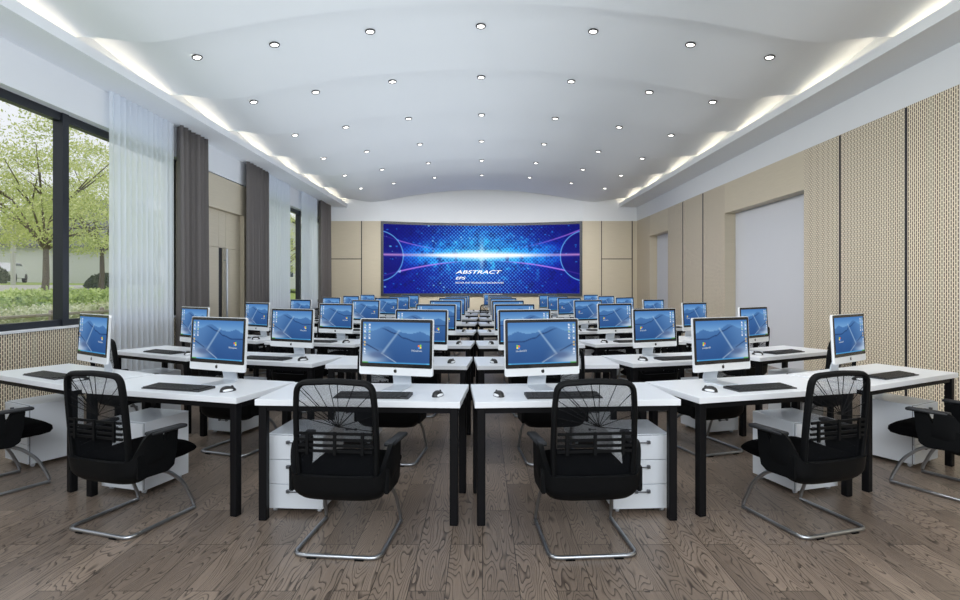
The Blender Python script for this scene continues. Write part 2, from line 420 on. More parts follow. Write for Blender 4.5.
# ------------------------------------------------------------------ recessed downlights, seven across each shell
DLM = mat('downlight_lens', (1, 1, 1), .4, emit=(1, .97, .9), estr=6)
DLT = mat('downlight_trim', (.10, .10, .11), .35, .5)
DLX = (-3.43, -2.5, -1.35, -.02, 1.33, 2.5, 3.45)
place = ('leftmost', 'second from the left', 'third from the left', 'centre', 'third from the right', 'second from the right', 'rightmost')
rowname = {4: 'nearest', 5: 'second', 6: 'third', 7: 'fourth', 8: 'fifth', 9: 'sixth', 10: 'farthest'}
dl0 = None
for i in range(3, 11):
    yy = 5.95-1.8*4+1.8*i+(.60 if i <= 4 else .42)
    if yy > YF-.6: break
    for j, x in enumerate(DLX):
        z = vault(x)+TILT(x)*(.67 if i <= 4 else .77)-.006
        ang = math.atan2(.064*x, 1) if abs(x) < 3.45 else .11*(1 if x > 0 else -1)
        if dl0 is None:
            dl0 = empty('recessed_downlight', cat='downlight')
            bm = bmesh.new(); tube(bm, [(cos(a)*.052, sin(a)*.052, -.004) for a in [2*pi*q/20 for q in range(20)]], .011, 6, True)
            obj('trim_ring', bm, DLT, dl0, True)
            bm = bmesh.new(); cyl(bm, (0, 0, -.003), .046, .006, 20); obj('lens', bm, DLM, dl0)
            index_kids(dl0); o = dl0
        else: o = copy_tree(dl0)
        o.location = (x, yy, z); o.rotation_euler = (-math.atan(TILT(x)/1.8), ang, 0)
        o['group'] = 'downlights in the vaulted ceiling'
        if i == 3: o['label'] = 'round recessed downlight in the ceiling above the camera, %s of its row' % place[j]
        else: o['label'] = 'round recessed downlight in the ceiling, %s of the %s row' % (place[j], rowname[i])
        d = bpy.data.lights.new('downlight_beam', 'SPOT'); d.energy = DOWN_W; d.color = (1, .955, .89)
        d.spot_size = radians(120); d.spot_blend = .8; d.shadow_soft_size = .06
        s_ = link(bpy.data.objects.new('downlight_beam', d)); s_.location = (x, yy, z-.03)

# ------------------------------------------------------------------ curtains
def curtain(name, y0, y1, x, m, folds, amp, label, cat, z1=ZC-.005, seed=0):
    rnd_ = random.Random(seed); bm = bmesh.new(); n_ = int(folds*12); rows = []
    ph = [rnd_.uniform(-.5, .5) for _ in range(int(folds)+3)]
    for zi in range(9):
        z = .03+(z1-.03)*zi/8; row = []
        for i in range(n_+1):
            t_ = i/n_; f = t_*folds; a = ph[int(f)]
            b_ = amp*(1+.5*a)*(.75+.35*(1-zi/8))
            row.append((x+b_*sin(2*pi*f+a), y0+(y1-y0)*t_+.25*(y1-y0)/folds*sin(4*pi*f+a)*.4, z))
        rows.append(row)
    grid_mesh(bm, rows)
    o = obj(name, bm, m, smooth=True)
    sm = o.modifiers.new('cloth', 'SOLIDIFY'); sm.thickness = .002 if 'sheer' in name else .006
    return tag(o, label, cat)
def sheer(*a, **k_):
    o = curtain(*a, **k_); o.modifiers.clear(); return o
sheer('sheer_curtain', 7.11, 8.56, XL+.08, SHEER, 12  , .036, 'white sheer curtain over the large left window, nearest to camera', 'curtain', seed=1)
curtain('drape', 8.62, 9.56, XL+.125, DRAPE, 7, .072, 'taupe drape between the nearest sheer curtain and the wooden doors', 'curtain', seed=2)
curtain('drape', 11.14, 12.23, XL+.125, DRAPE, 7, .072, 'taupe drape just beyond the wooden double doors', 'curtain', seed=3)
sheer('sheer_curtain', 12.36, 13.78, XL+.08, SHEER, 10  , .036, 'white sheer curtain beside the drape beyond the wooden doors', 'curtain', seed=4)
sheer('sheer_curtain', 14.62, 16.02, XL+.08, SHEER, 11  , .036, 'white sheer curtain at the far left window, next to the last drape', 'curtain', seed=5)
curtain('drape', 16.14, 17.25, XL+.125, DRAPE, 7, .072, 'farthest taupe drape in the corner by the end wall', 'curtain', seed=6)

# ------------------------------------------------------------------ pictures shown on displays
def lerp(a, b, t_): t_ = max(0, min(1, t_)); return tuple(a[i]+(b[i]-a[i])*t_ for i in range(3))
def s2l(c): return tuple((v/255/12.92 if v/255 <= .04045 else ((v/255+.055)/1.055)**2.4) for v in c)
def sm_(e0, e1, x): t_ = max(0, min(1, (x-e0)/(e1-e0))); return t_*t_*(3-2*t_)
def segd(u, v, a, b):
    ax, ay = a; bx, by = b; asp = 1.45
    dx, dy = (bx-ax)*asp, by-ay; px_, py_ = (u-ax)*asp, v-ay
    t_ = max(0, min(1, (px_*dx+py_*dy)/(dx*dx+dy*dy)))
    return math.hypot(px_-t_*dx, py_-t_*dy), t_
def interp(pts, x):
    for (a, b), (c, d) in zip(pts[:-1], pts[1:]):
        if x <= c:
            t_ = (x-a)/(c-a); t_ = t_*t_*(3-2*t_); return b+(d-b)*t_
    return pts[-1][1]
def wallpaper(u, v):            # u right, v down
    hill = interp([(0, .24), (.14, .21), (.36, .10), (.58, .24), (.72, .27), (.86, .22), (1, .30)], u)
    c = lerp((70, 122, 184), (112, 160, 208), v/.25)
    if v > hill:
        c = lerp((70, 116, 172), (44, 82, 136), (v-hill)*1.5)
        c = lerp(c, (110, 150, 195), sm_(.55, .0, u)*.45)
    line_ = interp([(0, .10), (.28, .15), (.5, .27), (.62, .38), (.8, .46), (1, .455)], u)
    if u > .25:
        c = lerp(c, (22, 48, 92), sm_(.022, .006, abs(v-line_))*.85*sm_(.25, .4, u))
        if v > line_: c = lerp(c, (38, 80, 140), .35*sm_(.3, .6, u))
    d, t_ = segd(u, v, (.55, .20), (.30, .76))
    c = lerp(c, (158, 184, 212), sm_(.035+.01*t_, .0, d)*.75)
    d, t_ = segd(u, v, (-.02, .48), (.24, .70))
    c = lerp(c, (20, 40, 80), sm_(.02, .004, d)*.8)
    d, t_ = segd(u, v, (.29, .76), (.56, 1.02))
    c = lerp(c, (205, 220, 235), sm_(.016, .003, d)*.7)
    if v > .62+.35*u-.08 and u < .5:
        g = sm_(.52, .0, u)*sm_(.55, .95, v); c = lerp(c, (202, 214, 228), g*.85)
        dd = math.hypot((u-.22)/.2, (v-.80)/.12); c = lerp(c, (70, 88, 128), sm_(1.0, .2, dd)*.6)
    # desktop icons
    for iu in (.035, .10):
        for q in range(9):
            if iu > .05 and q > 4: continue
            iv = .06+q*.085
            if abs(u-iu) < .012 and abs(v-iv) < .018:
                c = (235, 240, 245) if (q*7+int(iu*100)) % 3 else (170, 205, 150)
                if q in (5, 6): c = (225, 190, 90)
            if abs(u-iu) < .017 and abs(v-iv-.035) < .006: c = lerp(c, (215, 228, 240), .6)
    if v > .965: c = (70, 150, 205) if u > .09 else (70, 160, 70)
    if u > .955 and v > .965: c = (90, 180, 225)
    return s2l(c)
def pic_mesh(name, nx, nz, fn, w_, h_, bend=None):
    vs = []; cols = []
    for j in range(nz+1):
        for i in range(nx+1):
            u = i/nx; v = j/nz; x = (u-.5)*w_; z = (.5-v)*h_
            vs.append((x, bend(x) if bend else 0, z)); cols.append(fn(u, v))
    fs = [(j*(nx+1)+i, (j+1)*(nx+1)+i, (j+1)*(nx+1)+i+1, j*(nx+1)+i+1) for j in range(nz) for i in range(nx)]
    me = bpy.data.meshes.new(name); me.from_pydata(vs, [], fs)
    at = me.color_attributes.new('picture', 'FLOAT_COLOR', 'POINT')
    at.data.foreach_set('color', [q for c in cols for q in (*c, 1.0)])
    return me

# ------------------------------------------------------------------ the curved LED wall
rl = random.Random(11)
spots = [(rl.gauss(.5, .27), rl.random(), rl.uniform(.002, .009), rl.random()) for _ in range(330)]
def arcl(u, v, pts, wd):
    return sm_(wd, 0, abs(v-interp2(pts, u)))
def interp2(pts, x):
    (x0, y0), (x1, y1), (x2, y2) = pts
    return y0*(x-x1)*(x-x2)/((x0-x1)*(x0-x2))+y1*(x-x0)*(x-x2)/((x1-x0)*(x1-x2))+y2*(x-x0)*(x-x1)/((x2-x0)*(x2-x1))
cells = {}
for (a, b_, s_, q_) in spots: cells.setdefault((int(a*20), int(b_*8)), []).append((a, b_, s_, q_))
def ledpic(u, v):
    du = abs(u-.5)*2; dv = v-.44
    up_ = interp2([(0, .18), (.5, .36), (1, .10)], u); lo = interp2([(0, .74), (.5, .52), (1, .72)], u)
    glow = math.exp(-(dv/(.14+.30*(1-du)))**2)*(1-.78*du**1.3)
    c = lerp((3, 6, 118), (6, 84, 232), glow*1.6)
    c = lerp(c, (50, 200, 255), max(0, glow-.30)*1.5)
    if v < up_: c = lerp(c, (3, 16, 120), .35)
    if v > lo: c = lerp(c, (4, 24, 150), .62)
    nz = mnoise.noise(Vector((u*26, v*11, 3)))+.6*mnoise.noise(Vector((u*70, v*26, 9)))
    c = lerp(c, (45, 195, 255), sm_(.12, .75, nz)*sm_(1.0, .15, du)*sm_(.9, .2, abs(dv)*1.6)*.9)
    c = lerp(c, (2, 10, 95), sm_(-.1, -.7, nz)*.6)
    k1 = .5+.5*sin(u*340)*sin(v*120)
    c = lerp(c, (110, 210, 255), .75*sm_(.45, .95, k1)*sm_(.9, .1, du)*(1 if abs(dv) > .06 else .2))
    c = lerp(c, (2, 8, 90), .6*sm_(.45, 0, k1))
    c = lerp(c, (190, 120, 235), .75*sm_(.016, 0, abs(v-interp2([(0, .17), (.5, .39), (1, .09)], u)))*sm_(.25, .9, du))
    c = lerp(c, (200, 130, 245), .9*sm_(.018, 0, abs(v-lo))*sm_(.0, .6, du))
    for s__, cx in ((1, -.028), (-1, 1.03)):
        dd = math.hypot((u-cx)/.125, (v-.46)/.36)
        if dd < 1: c = lerp(c, (8, 8, 110), .75)
        c = lerp(c, (110, 190, 255), .85*sm_(.035, 0, abs(dd-1)))
    for ii in (-1, 0, 1):
        for jj in (-1, 0, 1):
            for (a, b_, s_, q_) in cells.get((int(u*20)+ii, int(v*8)+jj), ()):
                if abs(u-a) < s_*.55 and abs(v-b_) < s_*1.1: c = lerp(c, (30, 150, 250) if q_ < .8 else (150, 225, 255), .6)
    core = math.exp(-(dv/(.014+.045*(1-du)**1.5))**2)*sm_(1.02, .30, du)
    c = lerp(c, (255, 252, 255), core*1.05)
    c = lerp(c, (215, 150, 215), .8*math.exp(-(dv/.018)**2)*sm_(.2, .9, du)*(1-core))
    c = lerp(c, (225, 245, 255), .55*math.exp(-((u-.5)/.012)**2)*math.exp(-(dv/.2)**2))
    return s2l(c)
ZL0, ZL1 = 1.13, 3.55
led = empty('video_wall', (XC, YF, (ZL0+ZL1)/2), 0, 'wide curved video wall with glowing blue abstract picture on the end wall', 'screen')
bend = lambda x: SAG*(1-(x/HW)**2)-.06
me = pic_mesh('display', 420, 150, ledpic, 6.36, 2.27, bend); me.materials.append(LEDM)
link(bpy.data.objects.new('display', me), led)
bm = bmesh.new()
def band(z0, z1, x0, x1, y_in=-.02, y_out=.055):
    N_ = 30; R = []
    for i in range(N_+1):
        x = x0+(x1-x0)*i/N_; y = bend(x); R.append([(x, y+y_in, z0), (x, y+y_in, z1), (x, y+y_out, z1), (x, y+y_out, z0), (x, y+y_in, z0)])
    V2 = grid_mesh(bm, R); bm.faces.new(V2[0][:4]); bm.faces.new(V2[-1][:4])
hh = (ZL1-ZL0)/2
band(hh-.085, hh, -3.25, 3.25); band(-hh, -hh+.085, -3.25, 3.25); band(-hh+.085, hh-.085, -3.25, -3.17); band(-hh+.085, hh-.085, 3.17, 3.25)
band(-hh+.02, hh-.02, -3.24, 3.24, .01, .05)
bmesh.ops.remove_doubles(bm, verts=bm.verts, dist=.0001)
obj('bezel', bm, mat('led_frame', (.04, .045, .055), .4, .3), led)
TXT = mat('screen_lettering', (0, 0, 0), .5, emit=(1, 1, 1), estr=1.15)
def text(body, size, x, z, parent, m, name, sx=1.0, shear=0, y=0, ext=.002, align='LEFT'):
    cu = bpy.data.curves.new(name, 'FONT'); cu.body = body; cu.size = size; cu.shear = shear; cu.extrude = ext; cu.align_x = align; cu.offset = size*(.012 if size > .1 else 0)
    t_ = bpy.data.objects.new(name, cu); COL.objects.link(t_)
    dg = bpy.context.evaluated_depsgraph_get(); me_ = bpy.data.meshes.new_from_object(t_.evaluated_get(dg))
    bpy.data.objects.remove(t_)
    for v in me_.vertices: v.co = Vector((v.co.x*sx+x, y-v.co.z, v.co.y+z))
    if y > .3:
        for v in me_.vertices: v.co.y += bend(v.co.x)-SAG+.06
    me_.materials.clear(); me_.materials.append(m)
    return link(bpy.data.objects.new(name, me_), parent)
text('ABSTRACT', .155, -.86, -.47, led, TXT, 'lettering', 1.95, .3, SAG-.075)
text('EPS', .125, -.88, -.665, led, TXT, 'lettering', 1.75, .3, SAG-.08)
text('VECTOR AND TECHNOLOGY BACKGROUND', .072, -.88, -.80, led, TXT, 'lettering', 1.08, .2, SAG-.08)

# ------------------------------------------------------------------ prototypes of one workstation
# desk: local x right, y away from the sitter, origin on the floor at the desk's middle
DL, DD, DH = 1.262, .60, .75
desk = empty('training_desk', cat='desk')
obj('tabletop', B(-DL/2, DL/2, -DD/2, DD/2, DH-.038, DH, bev=.002, seg=1), TOPM, desk)
lx, ly = DL/2-.04, DD/2-.042
obj('frame', boxes([(-lx, lx, -ly-.015, -ly+.015, DH-.075, DH-.0385), (-lx, lx, ly-.015, ly+.015, DH-.075, DH-.0385),
                    (-lx-.015, -lx+.015, -ly+.016, ly-.016, DH-.075, DH-.0385), (lx-.015, lx+.015, -ly+.016, ly-.016, DH-.075, DH-.0385),
                    (-.30, -.18, -.20, .20, DH-.055, DH-.0385), (.18, .30, -.20, .20, DH-.055, DH-.0385)]), LEGM, desk)
for sx in (-1, 1):
    for sy in (-1, 1):
        obj('leg', B(-.025, .025, -.025, .025, 0, DH-.0385, bev=.006, seg=2), LEGM, desk, loc=(sx*lx, sy*ly, 0))

cab = empty('drawer_cabinet', cat='cabinet')
CW, CD = .37, .40
obj('body', B(-CW/2, CW/2, -CD/2+.02, CD/2, .03, .50, bev=.003, seg=1), CABM, cab)
obj('shadow_gap', B(-CW/2+.006, CW/2-.006, -CD/2+.012, -CD/2+.022, .035, .495), GAPM, cab)
for i in range(3):
    z0 = .034+i*.155
    d_ = obj('drawer', B(-CW/2+.002, CW/2-.002, -CD/2, -CD/2+.014, z0, z0+.151, bev=.002, seg=1), CABM, cab)
    bm = bmesh.new()
    for x in (-.04, .04): box(bm, x-.009, x+.009, -CD/2-.02, -CD/2, z0+.103, z0+.121)
    box(bm, -.04, .04, -CD/2-.020, -CD/2-.016, z0+.109, z0+.115)
    obj('handle', bm, mat('handle_steel', (.12, .13, .15), .3, .7), d_)
for sx in (-1, 1):
    for sy in (-1, 1):
        bm = bmesh.new(); cyl(bm, (sx*(CW/2-.04), sy*(CD/2-.05), .015), .015, .02, 12, 'x'); box(bm, sx*(CW/2-.04)-.014, sx*(CW/2-.04)+.014, sy*(CD/2-.05)-.010, sy*(CD/2-.05)+.010, .018, .03)
        obj('caster', bm, STAND, cab)

# cantilever chair, faces +y, origin on the floor under the sled's middle
chair = empty('cantilever_chair', cat='chair')
pl = [(.19, -.06, .335), (.205, .06, .30), (.222, .16, .20), (.232, .225, .055), (.235, .235, .012)]
half = []
for i in range(len(pl)-1):
    a, b_ = Vector(pl[i]), Vector(pl[i+1])
    half.append(a)
half.append(Vector(pl[-1]))
half = fillet(half[:-1]+[Vector(pl[-1])], .05, 4)
floor_pts = [Vector((.235, .235, .012)), Vector((.235, -.235, .012)), Vector((-.235, -.235, .012)), Vector((-.235, .235, .012))]
fl = fillet(floor_pts, .06, 6)
mir = [Vector((-p.x, p.y, p.z)) for p in half][::-1]
bm = bmesh.new(); tube(bm, half[:-1]+fl+mir[1:], .0115, 10)
tube(bm, [(-.19, -.06, .335), (.19, -.06, .335)], .011, 8)
obj('sled_frame', bm, CHROME, chair, True)
for x in (-.13, .13): obj('glide', B(x-.025, x+.025, -.25, -.222, 0, .006), BLK, chair)
# seat cushion: rounded profile lofted across
prof = [(-.195, .385), (-.195, .43), (-.17, .445), (0, .44), (.15, .445), (.24, .44), (.275, .415), (.28, .385), (.26, .36), (.20, .352), (0, .352), (-.18, .355)]
bm = bmesh.new(); rows = []
for i in range(13):
    t_ = -1+2*i/12; x = .235*t_; sh = 1-.55*abs(t_)**8; cz = .40
    rows.append([(x, y*(1-.10*abs(t_)**6), cz+(z-cz)*sh) for y, z in prof+[prof[0]]])
V2 = grid_mesh(bm, rows); bm.faces.new(V2[0][:-1]); bm.faces.new(V2[-1][:-1]); bmesh.ops.remove_doubles(bm, verts=bm.verts, dist=.0001)
obj('seat', bm, BLKF, chair, True)
# lower shell that wraps the back of the seat
bm = bmesh.new(); rows = []; NU, NV = 28, 8
def shell(t_, v, off):
    a = t_*pi/2; sgn = 1 if a >= 0 else -1
    x = (.285-off)*sgn*abs(sin(a))**.55; y = -.03-(.215-off)*abs(cos(a))**.5
    zb = .300+.05*abs(t_)**5; zt = .44+.15*sm_(.45, .95, abs(t_))
    z = zb+(zt-zb)*v
    k_ = 1-.14*(1-min(1, v/.45))**2
    return (x*k_, y*k_ - .02*v, z)
for j in range(NV+1): rows.append([shell(-1+2*i/NU, j/NV, 0) for i in range(NU+1)])
for j in range(NV, -1, -1): rows.append([shell(-1+2*i/NU, j/NV, .028) for i in range(NU+1)])
rows.append(rows[0]); V2 = grid_mesh(bm, rows)
bmesh.ops.remove_doubles(bm, verts=bm.verts, dist=.0001)
bmesh.ops.holes_fill(bm, edges=[e for e in bm.edges if e.is_boundary], sides=0)
obj('back_shell', bm, BLK, chair, True)
# tall back frame
def by(z): return -.205-.055*((z-.38)/.57)
fp = [(-.212, .385), (-.218, .60), (-.215, .80), (-.203, .932), (0, .943), (.203, .932), (.215, .80), (.218, .60), (.212, .385), (0, .375)]
pts = fillet([(x, by(z), z) for x, z in fp], .055, 5, closed=True)
bm = bmesh.new(); tube(bm, pts, .022, 8, True, ry=.016)
obj('back_frame', bm, BLK, chair, True)
bm = bmesh.new(); rows = []
for j in range(11):
    z = .40+.53*j/10; hw = .200 if z > .45 else .19
    rows.append([(hw*(-1+2*i/10), by(z)+.004+.012*(1-(2*i/10-1)**2), z) for i in range(11)])
grid_mesh(bm, rows); obj('back_mesh', bm, MESHF, chair, True)
bm = bmesh.new()
for (x, z) in ((-.19, .90), (-.195, .84), (-.195, .80), (-.12, .945), (-.03, .948), (.02, .948), (.12, .945), (.195, .88), (.2, .76), (-.2, .75), (.2, .68), (-.19, .925)):
    tube(bm, [(.02, by(.70)-.012, .70), (x, by(z)-.006, z)], .0022, 5)
obj('back_tendons', bm, BLK, chair)
bm = bmesh.new()
for z in (.665, .632, .600, .570): box(bm, -.20, .20, by(z)-.022, by(z)-.012, z-.007, z+.007)
for x in (-.15, 0, .15): box(bm, x-.008, x+.008, by(.62)-.03, by(.62)-.018, .555, .675)
obj('lumbar_support', bm, BLK, chair)
for s in (-1, 1):
    bm = bmesh.new()
    P_ = [(-.20, .335), (.00, .325), (.045, .35), (.06, .44), (.075, .566), (-.01, .566), (-.035, .49), (-.20, .47)]
    prism(bm, P_, 'x', s*.262-.014, s*.262+.014)
    bmesh.ops.bevel(bm, geom=list(bm.edges), offset=.006, segments=2, affect='EDGES')
    ar = obj('armrest', bm, BLK, chair, True)
    vs = B(s*.268-.03, s*.268+.03, -.13, .115, .566, .590, bev=.012, seg=3)
    for v in vs.verts: v.co.x += s*.012*(v.co.y)/.13
    obj('arm_pad', vs, PAD, ar, True)

# all-in-one computer, display faces -y; origin on the desk under the screen
def rrect(w_, h_, r, n_=5, cx=0, cz=0):
    out = []
    for (sx, sz, a0) in ((1, 1, 0), (-1, 1, 90), (-1, -1, 180), (1, -1, 270)):
        for i in range(n_+1):
            a = radians(a0+90*i/n_); out.append((cx+sx*(w_/2-r)+r*cos(a), cz+sz*(h_/2-r)+r*sin(a)))
    return out
APPLE = [(0, .010), (.004, .0118), (.008, .0112), (.0108, .0085), (.0088, .006), (.0085, .002), (.0112, -.0005), (.0095, -.006), (.006, -.0105), (.003, -.0105), (0, -.0095), (-.003, -.0105), (-.006, -.0105), (-.0095, -.006), (-.0115, 0), (-.0112, .006), (-.009, .010), (-.0045, .0118)]
BW, BH, BZ, TI = .53, .378, .095, radians(3)
def make_computer(mirror):
    e = empty('all_in_one_computer', cat='computer')
    tilt = Matrix.Translation((0, 0, BZ)) @ Matrix.Rotation(-TI, 4, 'X')
    def tl_(bm):
        for v in bm.verts: v.co = tilt @ v.co
        return bm
    bm = bmesh.new()
    o1 = rrect(BW, BH, .013, 5, 0, BH/2); o2 = rrect(BW-.02, BH-.02, .02, 5, 0, BH/2); o3 = rrect(BW*.55, BH*.5, .03, 5, 0, BH*.42)
    R = [[bm.verts.new((x, y, z)) for x, z in o] for o, y in ((o1, 0), (o1, .016), (o2, .024), (o3, .046))]
    n_ = len(o1); bm.faces.new(R[0])
    for a, b_ in zip(R[:-1], R[1:]):
        for i in range(n_): bm.faces.new((a[i], a[(i+1) % n_], b_[(i+1) % n_], b_[i]))
    bm.faces.new(R[-1][::-1])
    hs = obj('housing', tl_(bm), ALU, e, True)
    bm = bmesh.new(); prism(bm, [(x, z) for x, z in rrect(BW-.010, .322, .010, 4, 0, BH-.004-.161)], 'y', -.0025, .002)
    bz = obj('bezel', tl_(bm), GLASSB, e)
    DWd, DHh = BW-.046, .276
    me = pic_mesh('display', 84, 54, (lambda u, v: wallpaper(1-u, v)) if mirror else wallpaper, DWd, DHh); me.materials.append(DISP)
    for v in me.vertices: v.co = tilt @ Vector((v.co.x, -.0032, v.co.z+BH-.004-.161+.003))
    dp = link(bpy.data.objects.new('display', me), e)
    sg = -1 if mirror else 1
    bm = bmesh.new()   # small four colour flag on the wallpaper
    fl_ = []
    for q, (a, c_) in enumerate(((0, 1), (1, 1), (0, 0), (1, 0))):
        x0 = sg*(.160+a*.0125); z0 = BH-.165-.034+c_*.0135+a*.003
        xa, xb = sorted((x0, x0+sg*.0110)); n0 = len(bm.faces)
        prism(bm, [(xa, z0), (xb, z0+.002*sg), (xb, z0+.0122+.002*sg), (xa, z0+.0122)], 'y', -.0042, -.0033)
        bm.faces.ensure_lookup_table()
        for f in bm.faces[n0:]: f.material_index = q
    cols = [(.85, .13, .03), (.25, .65, .05), (.03, .25, .8), (.95, .7, .05)]
    cols = [cols[0], cols[1], cols[2], cols[3]]
    obj('wallpaper_flag', tl_(bm), [mat('flag_colour_%d' % q, (0, 0, 0), .5, emit=cols[q], estr=1.0) for q in range(4)], dp)
    tx = text('Windows', .020, 0, 0, dp, mat('wallpaper_text', (0, 0, 0), .5, emit=(.72, .80, .88), estr=.8), 'wallpaper_lettering', 1.0, 0, 0, .0001)
    for v in tx.data.vertices:
        p = Vector((sg*(v.co.x+.112), -.0038, v.co.z+BH-.165-.052)); v.co = tilt @ p
    bm = bmesh.new(); prism(bm, APPLE, 'y', -.0012, .0005)
    leaf = [(.0005, .0135), (.0045, .0185), (.0052, .016), (.0025, .0132)]; prism(bm, leaf, 'y', -.0012, .0005)
    for v in bm.verts: v.co.z += .027
    obj('logo', tl_(bm), mat('logo_black', (.01, .01, .012), .3), hs)
    bm = bmesh.new()
    path = [(-.07, .004), (.09, .004), (.125, .010), (.118, .06), (.062, .20)]
    pts2 = [Vector((0, a, b_)) for a, b_ in path]; pts2 = fillet(pts2, .03, 5)
    rows = []
    for p in pts2: rows.append([(-.068, p.y, p.z), (.068, p.y, p.z)])
    rows2 = []
    for i, p in enumerate(pts2):
        a = pts2[max(0, i-1)]; c_ = pts2[min(len(pts2)-1, i+1)]; d_ = (c_-a).normalized(); nn = Vector((0, -d_.z, d_.y))*.0035
        rows2.append([(-.066, (p-nn).y, (p-nn).z), (.066, (p-nn).y, (p-nn).z), (.066, (p+nn).y, (p+nn).z), (-.066, (p+nn).y, (p+nn).z), (-.066, (p-nn).y, (p-nn).z)])
    V2 = grid_mesh(bm, rows2); bm.faces.new(V2[0][:4]); bm.faces.new(V2[-1][:4]); bmesh.ops.remove_doubles(bm, verts=bm.verts, dist=.0001)
    zmin = min(v.co.z for v in bm.verts)
    for v in bm.verts: v.co.z -= zmin
    obj('stand', bm, STAND, e, True)
    return e
comp = {0: make_computer(False), 1: make_computer(True)}

kb = empty('keyboard', cat='keyboard')
bm = bmesh.new(); prism(bm, [(-.075, 0), (.075, 0), (.075, .016), (-.075, .007)], 'x', -.235, .235); obj('tray', bm, KEYF, kb)
bm = bmesh.new()
for r in range(6):
    y = -.064+r*.0225; xs = -.226
    wds = [.030]*15 if r != 0 else [.036, .03, .036, .15, .036, .03, .036, .03, .03]
    for w_ in wds:
        z = .007+.009*(y+.075)/.15; box(bm, xs, xs+w_-.004, y-.008, y+.010, z, z+.006); xs += w_
ke = obj('keys', bm, KEYB, kb); ke['kind'] = 'stuff'

ms = empty('computer_mouse', cat='mouse')
bm = bmesh.new(); bmesh.ops.create_uvsphere(bm, u_segments=20, v_segments=12, radius=1)
for v in bm.verts:
    z = v.co.z; v.co = Vector((v.co.x*.030*(1-.12*v.co.y), v.co.y*.055, max(0, z)*.034*(1-.25*v.co.y)+(.002 if z > 0 else 0)))
obj('shell', bm, KEYB, ms, True)
for s in (-1, 1):
    bm = bmesh.new(); bmesh.ops.create_uvsphere(bm, u_segments=14, v_segments=8, radius=1)
    for v in bm.verts: v.co = Vector((s*.022+v.co.x*.011, -.012+v.co.y*.036, .010+v.co.z*.0098))
    obj('side_grip', bm, MW, ms, True)
bm = bmesh.new(); cyl(bm, (0, .028, .025), .010, .006, 12, 'x'); obj('scroll_wheel', bm, PAD, ms, True)

for p in (desk, cab, chair, comp[0], comp[1], kb, ms): index_kids(p)
used = set()
def inst(p):
    if p not in used: used.add(p); return p
    return copy_tree(p)

# ------------------------------------------------------------------ rows of workstations on arcs round the video wall
ROWS = [0, 1.5, 3.11, 4.88, 6.75, 8.4, 10.22]
ROWN = ['nearest row', 'second row', 'third row', 'fourth row', 'fifth row', 'sixth row', 'last row']
#      front-inner corner (left side)  yaw   monitor u, v, extra   keyboard u, v   mouse u, v
COLS = [((-.134, 3.252), 3.6, (.475, .37, 11), (.56, .135), (.158, .175)),
        ((-1.525, 3.376), 16.0, (.475, .36, 7), (.60, .155), (.205, .165)),
        ((-2.868, 3.777), 27.5, (.412, .35, 6), (.60, .155), (.19, .165))]
CN = ['inner', 'middle', 'outer']
MX = -.09
def put(p, base, rz, lx_, ly_, z, extra=0.0):
    o = inst(p)
    c, s = cos(rz), sin(rz)
    o.location = (base[0]+c*lx_-s*ly_, base[1]+s*lx_+c*ly_, z); o.rotation_euler = (0, 0, rz+extra)
    return o
def station(side, base, rz, spec, nm, row, gdesk=True):
    (mu, mv, ex), (ku, kv), (au, av) = spec
    h = DL/2
    sg = 1 if side == 'left' else -1       # +: things mirrored about the middle aisle
    o = put(desk, base, rz, 0, 0, 0); tag(o, 'white-topped desk with black steel legs, ' + nm, group='desks in the %s' % row)
    o = put(cab, base, rz, -sg*(1.065-h), .03, 0); tag(o, 'white three-drawer cabinet under the desk, ' + nm, group='cabinets in the %s' % row)
    o = put(chair, base, rz, sg*(h-.61), -.475, 0, random.uniform(-.02, .02)-sg*.025); tag(o, 'black mesh-backed cantilever chair at the desk, ' + nm, group='chairs in the %s' % row)
    o = put(comp[0 if side == 'left' else 1], base, rz, sg*(h-mu), mv-.3, DH, -sg*radians(ex)); tag(o, 'white all-in-one computer showing blue wallpaper, ' + nm, group='computers in the %s' % row)
    o = put(kb, base, rz, sg*(h-ku), kv-.3, DH); tag(o, 'black keyboard on the desk, ' + nm, group='keyboards in the %s' % row)
    o = put(ms, base, rz, sg*(h-au), av-.3, DH, -sg*.35); tag(o, 'black and white mouse on the desk, ' + nm, group='mice in the %s' % row)
for r, off in enumerate(ROWS):
    for c, ((fx_, fy_), yaw, *spec) in enumerate(COLS):
        th = radians(yaw)
        cx = fx_-cos(th)*DL/2+sin(th)*DD/2; cy = fy_+sin(th)*DL/2+cos(th)*DD/2+off
        station('left', (cx, cy), -th, spec, '%s left place of the %s' % (CN[c], ROWN[r]), ROWN[r])
        station('right', (2*MX-cx, cy), th, spec, '%s right place of the %s' % (CN[c], ROWN[r]), ROWN[r])
# single presenter's place behind the last row
station('right', (.17, 15.55), 0, ((.76, .36, 0), (.60, .15), (.2, .17)), 'single central place beyond the last row', 'presenter place')

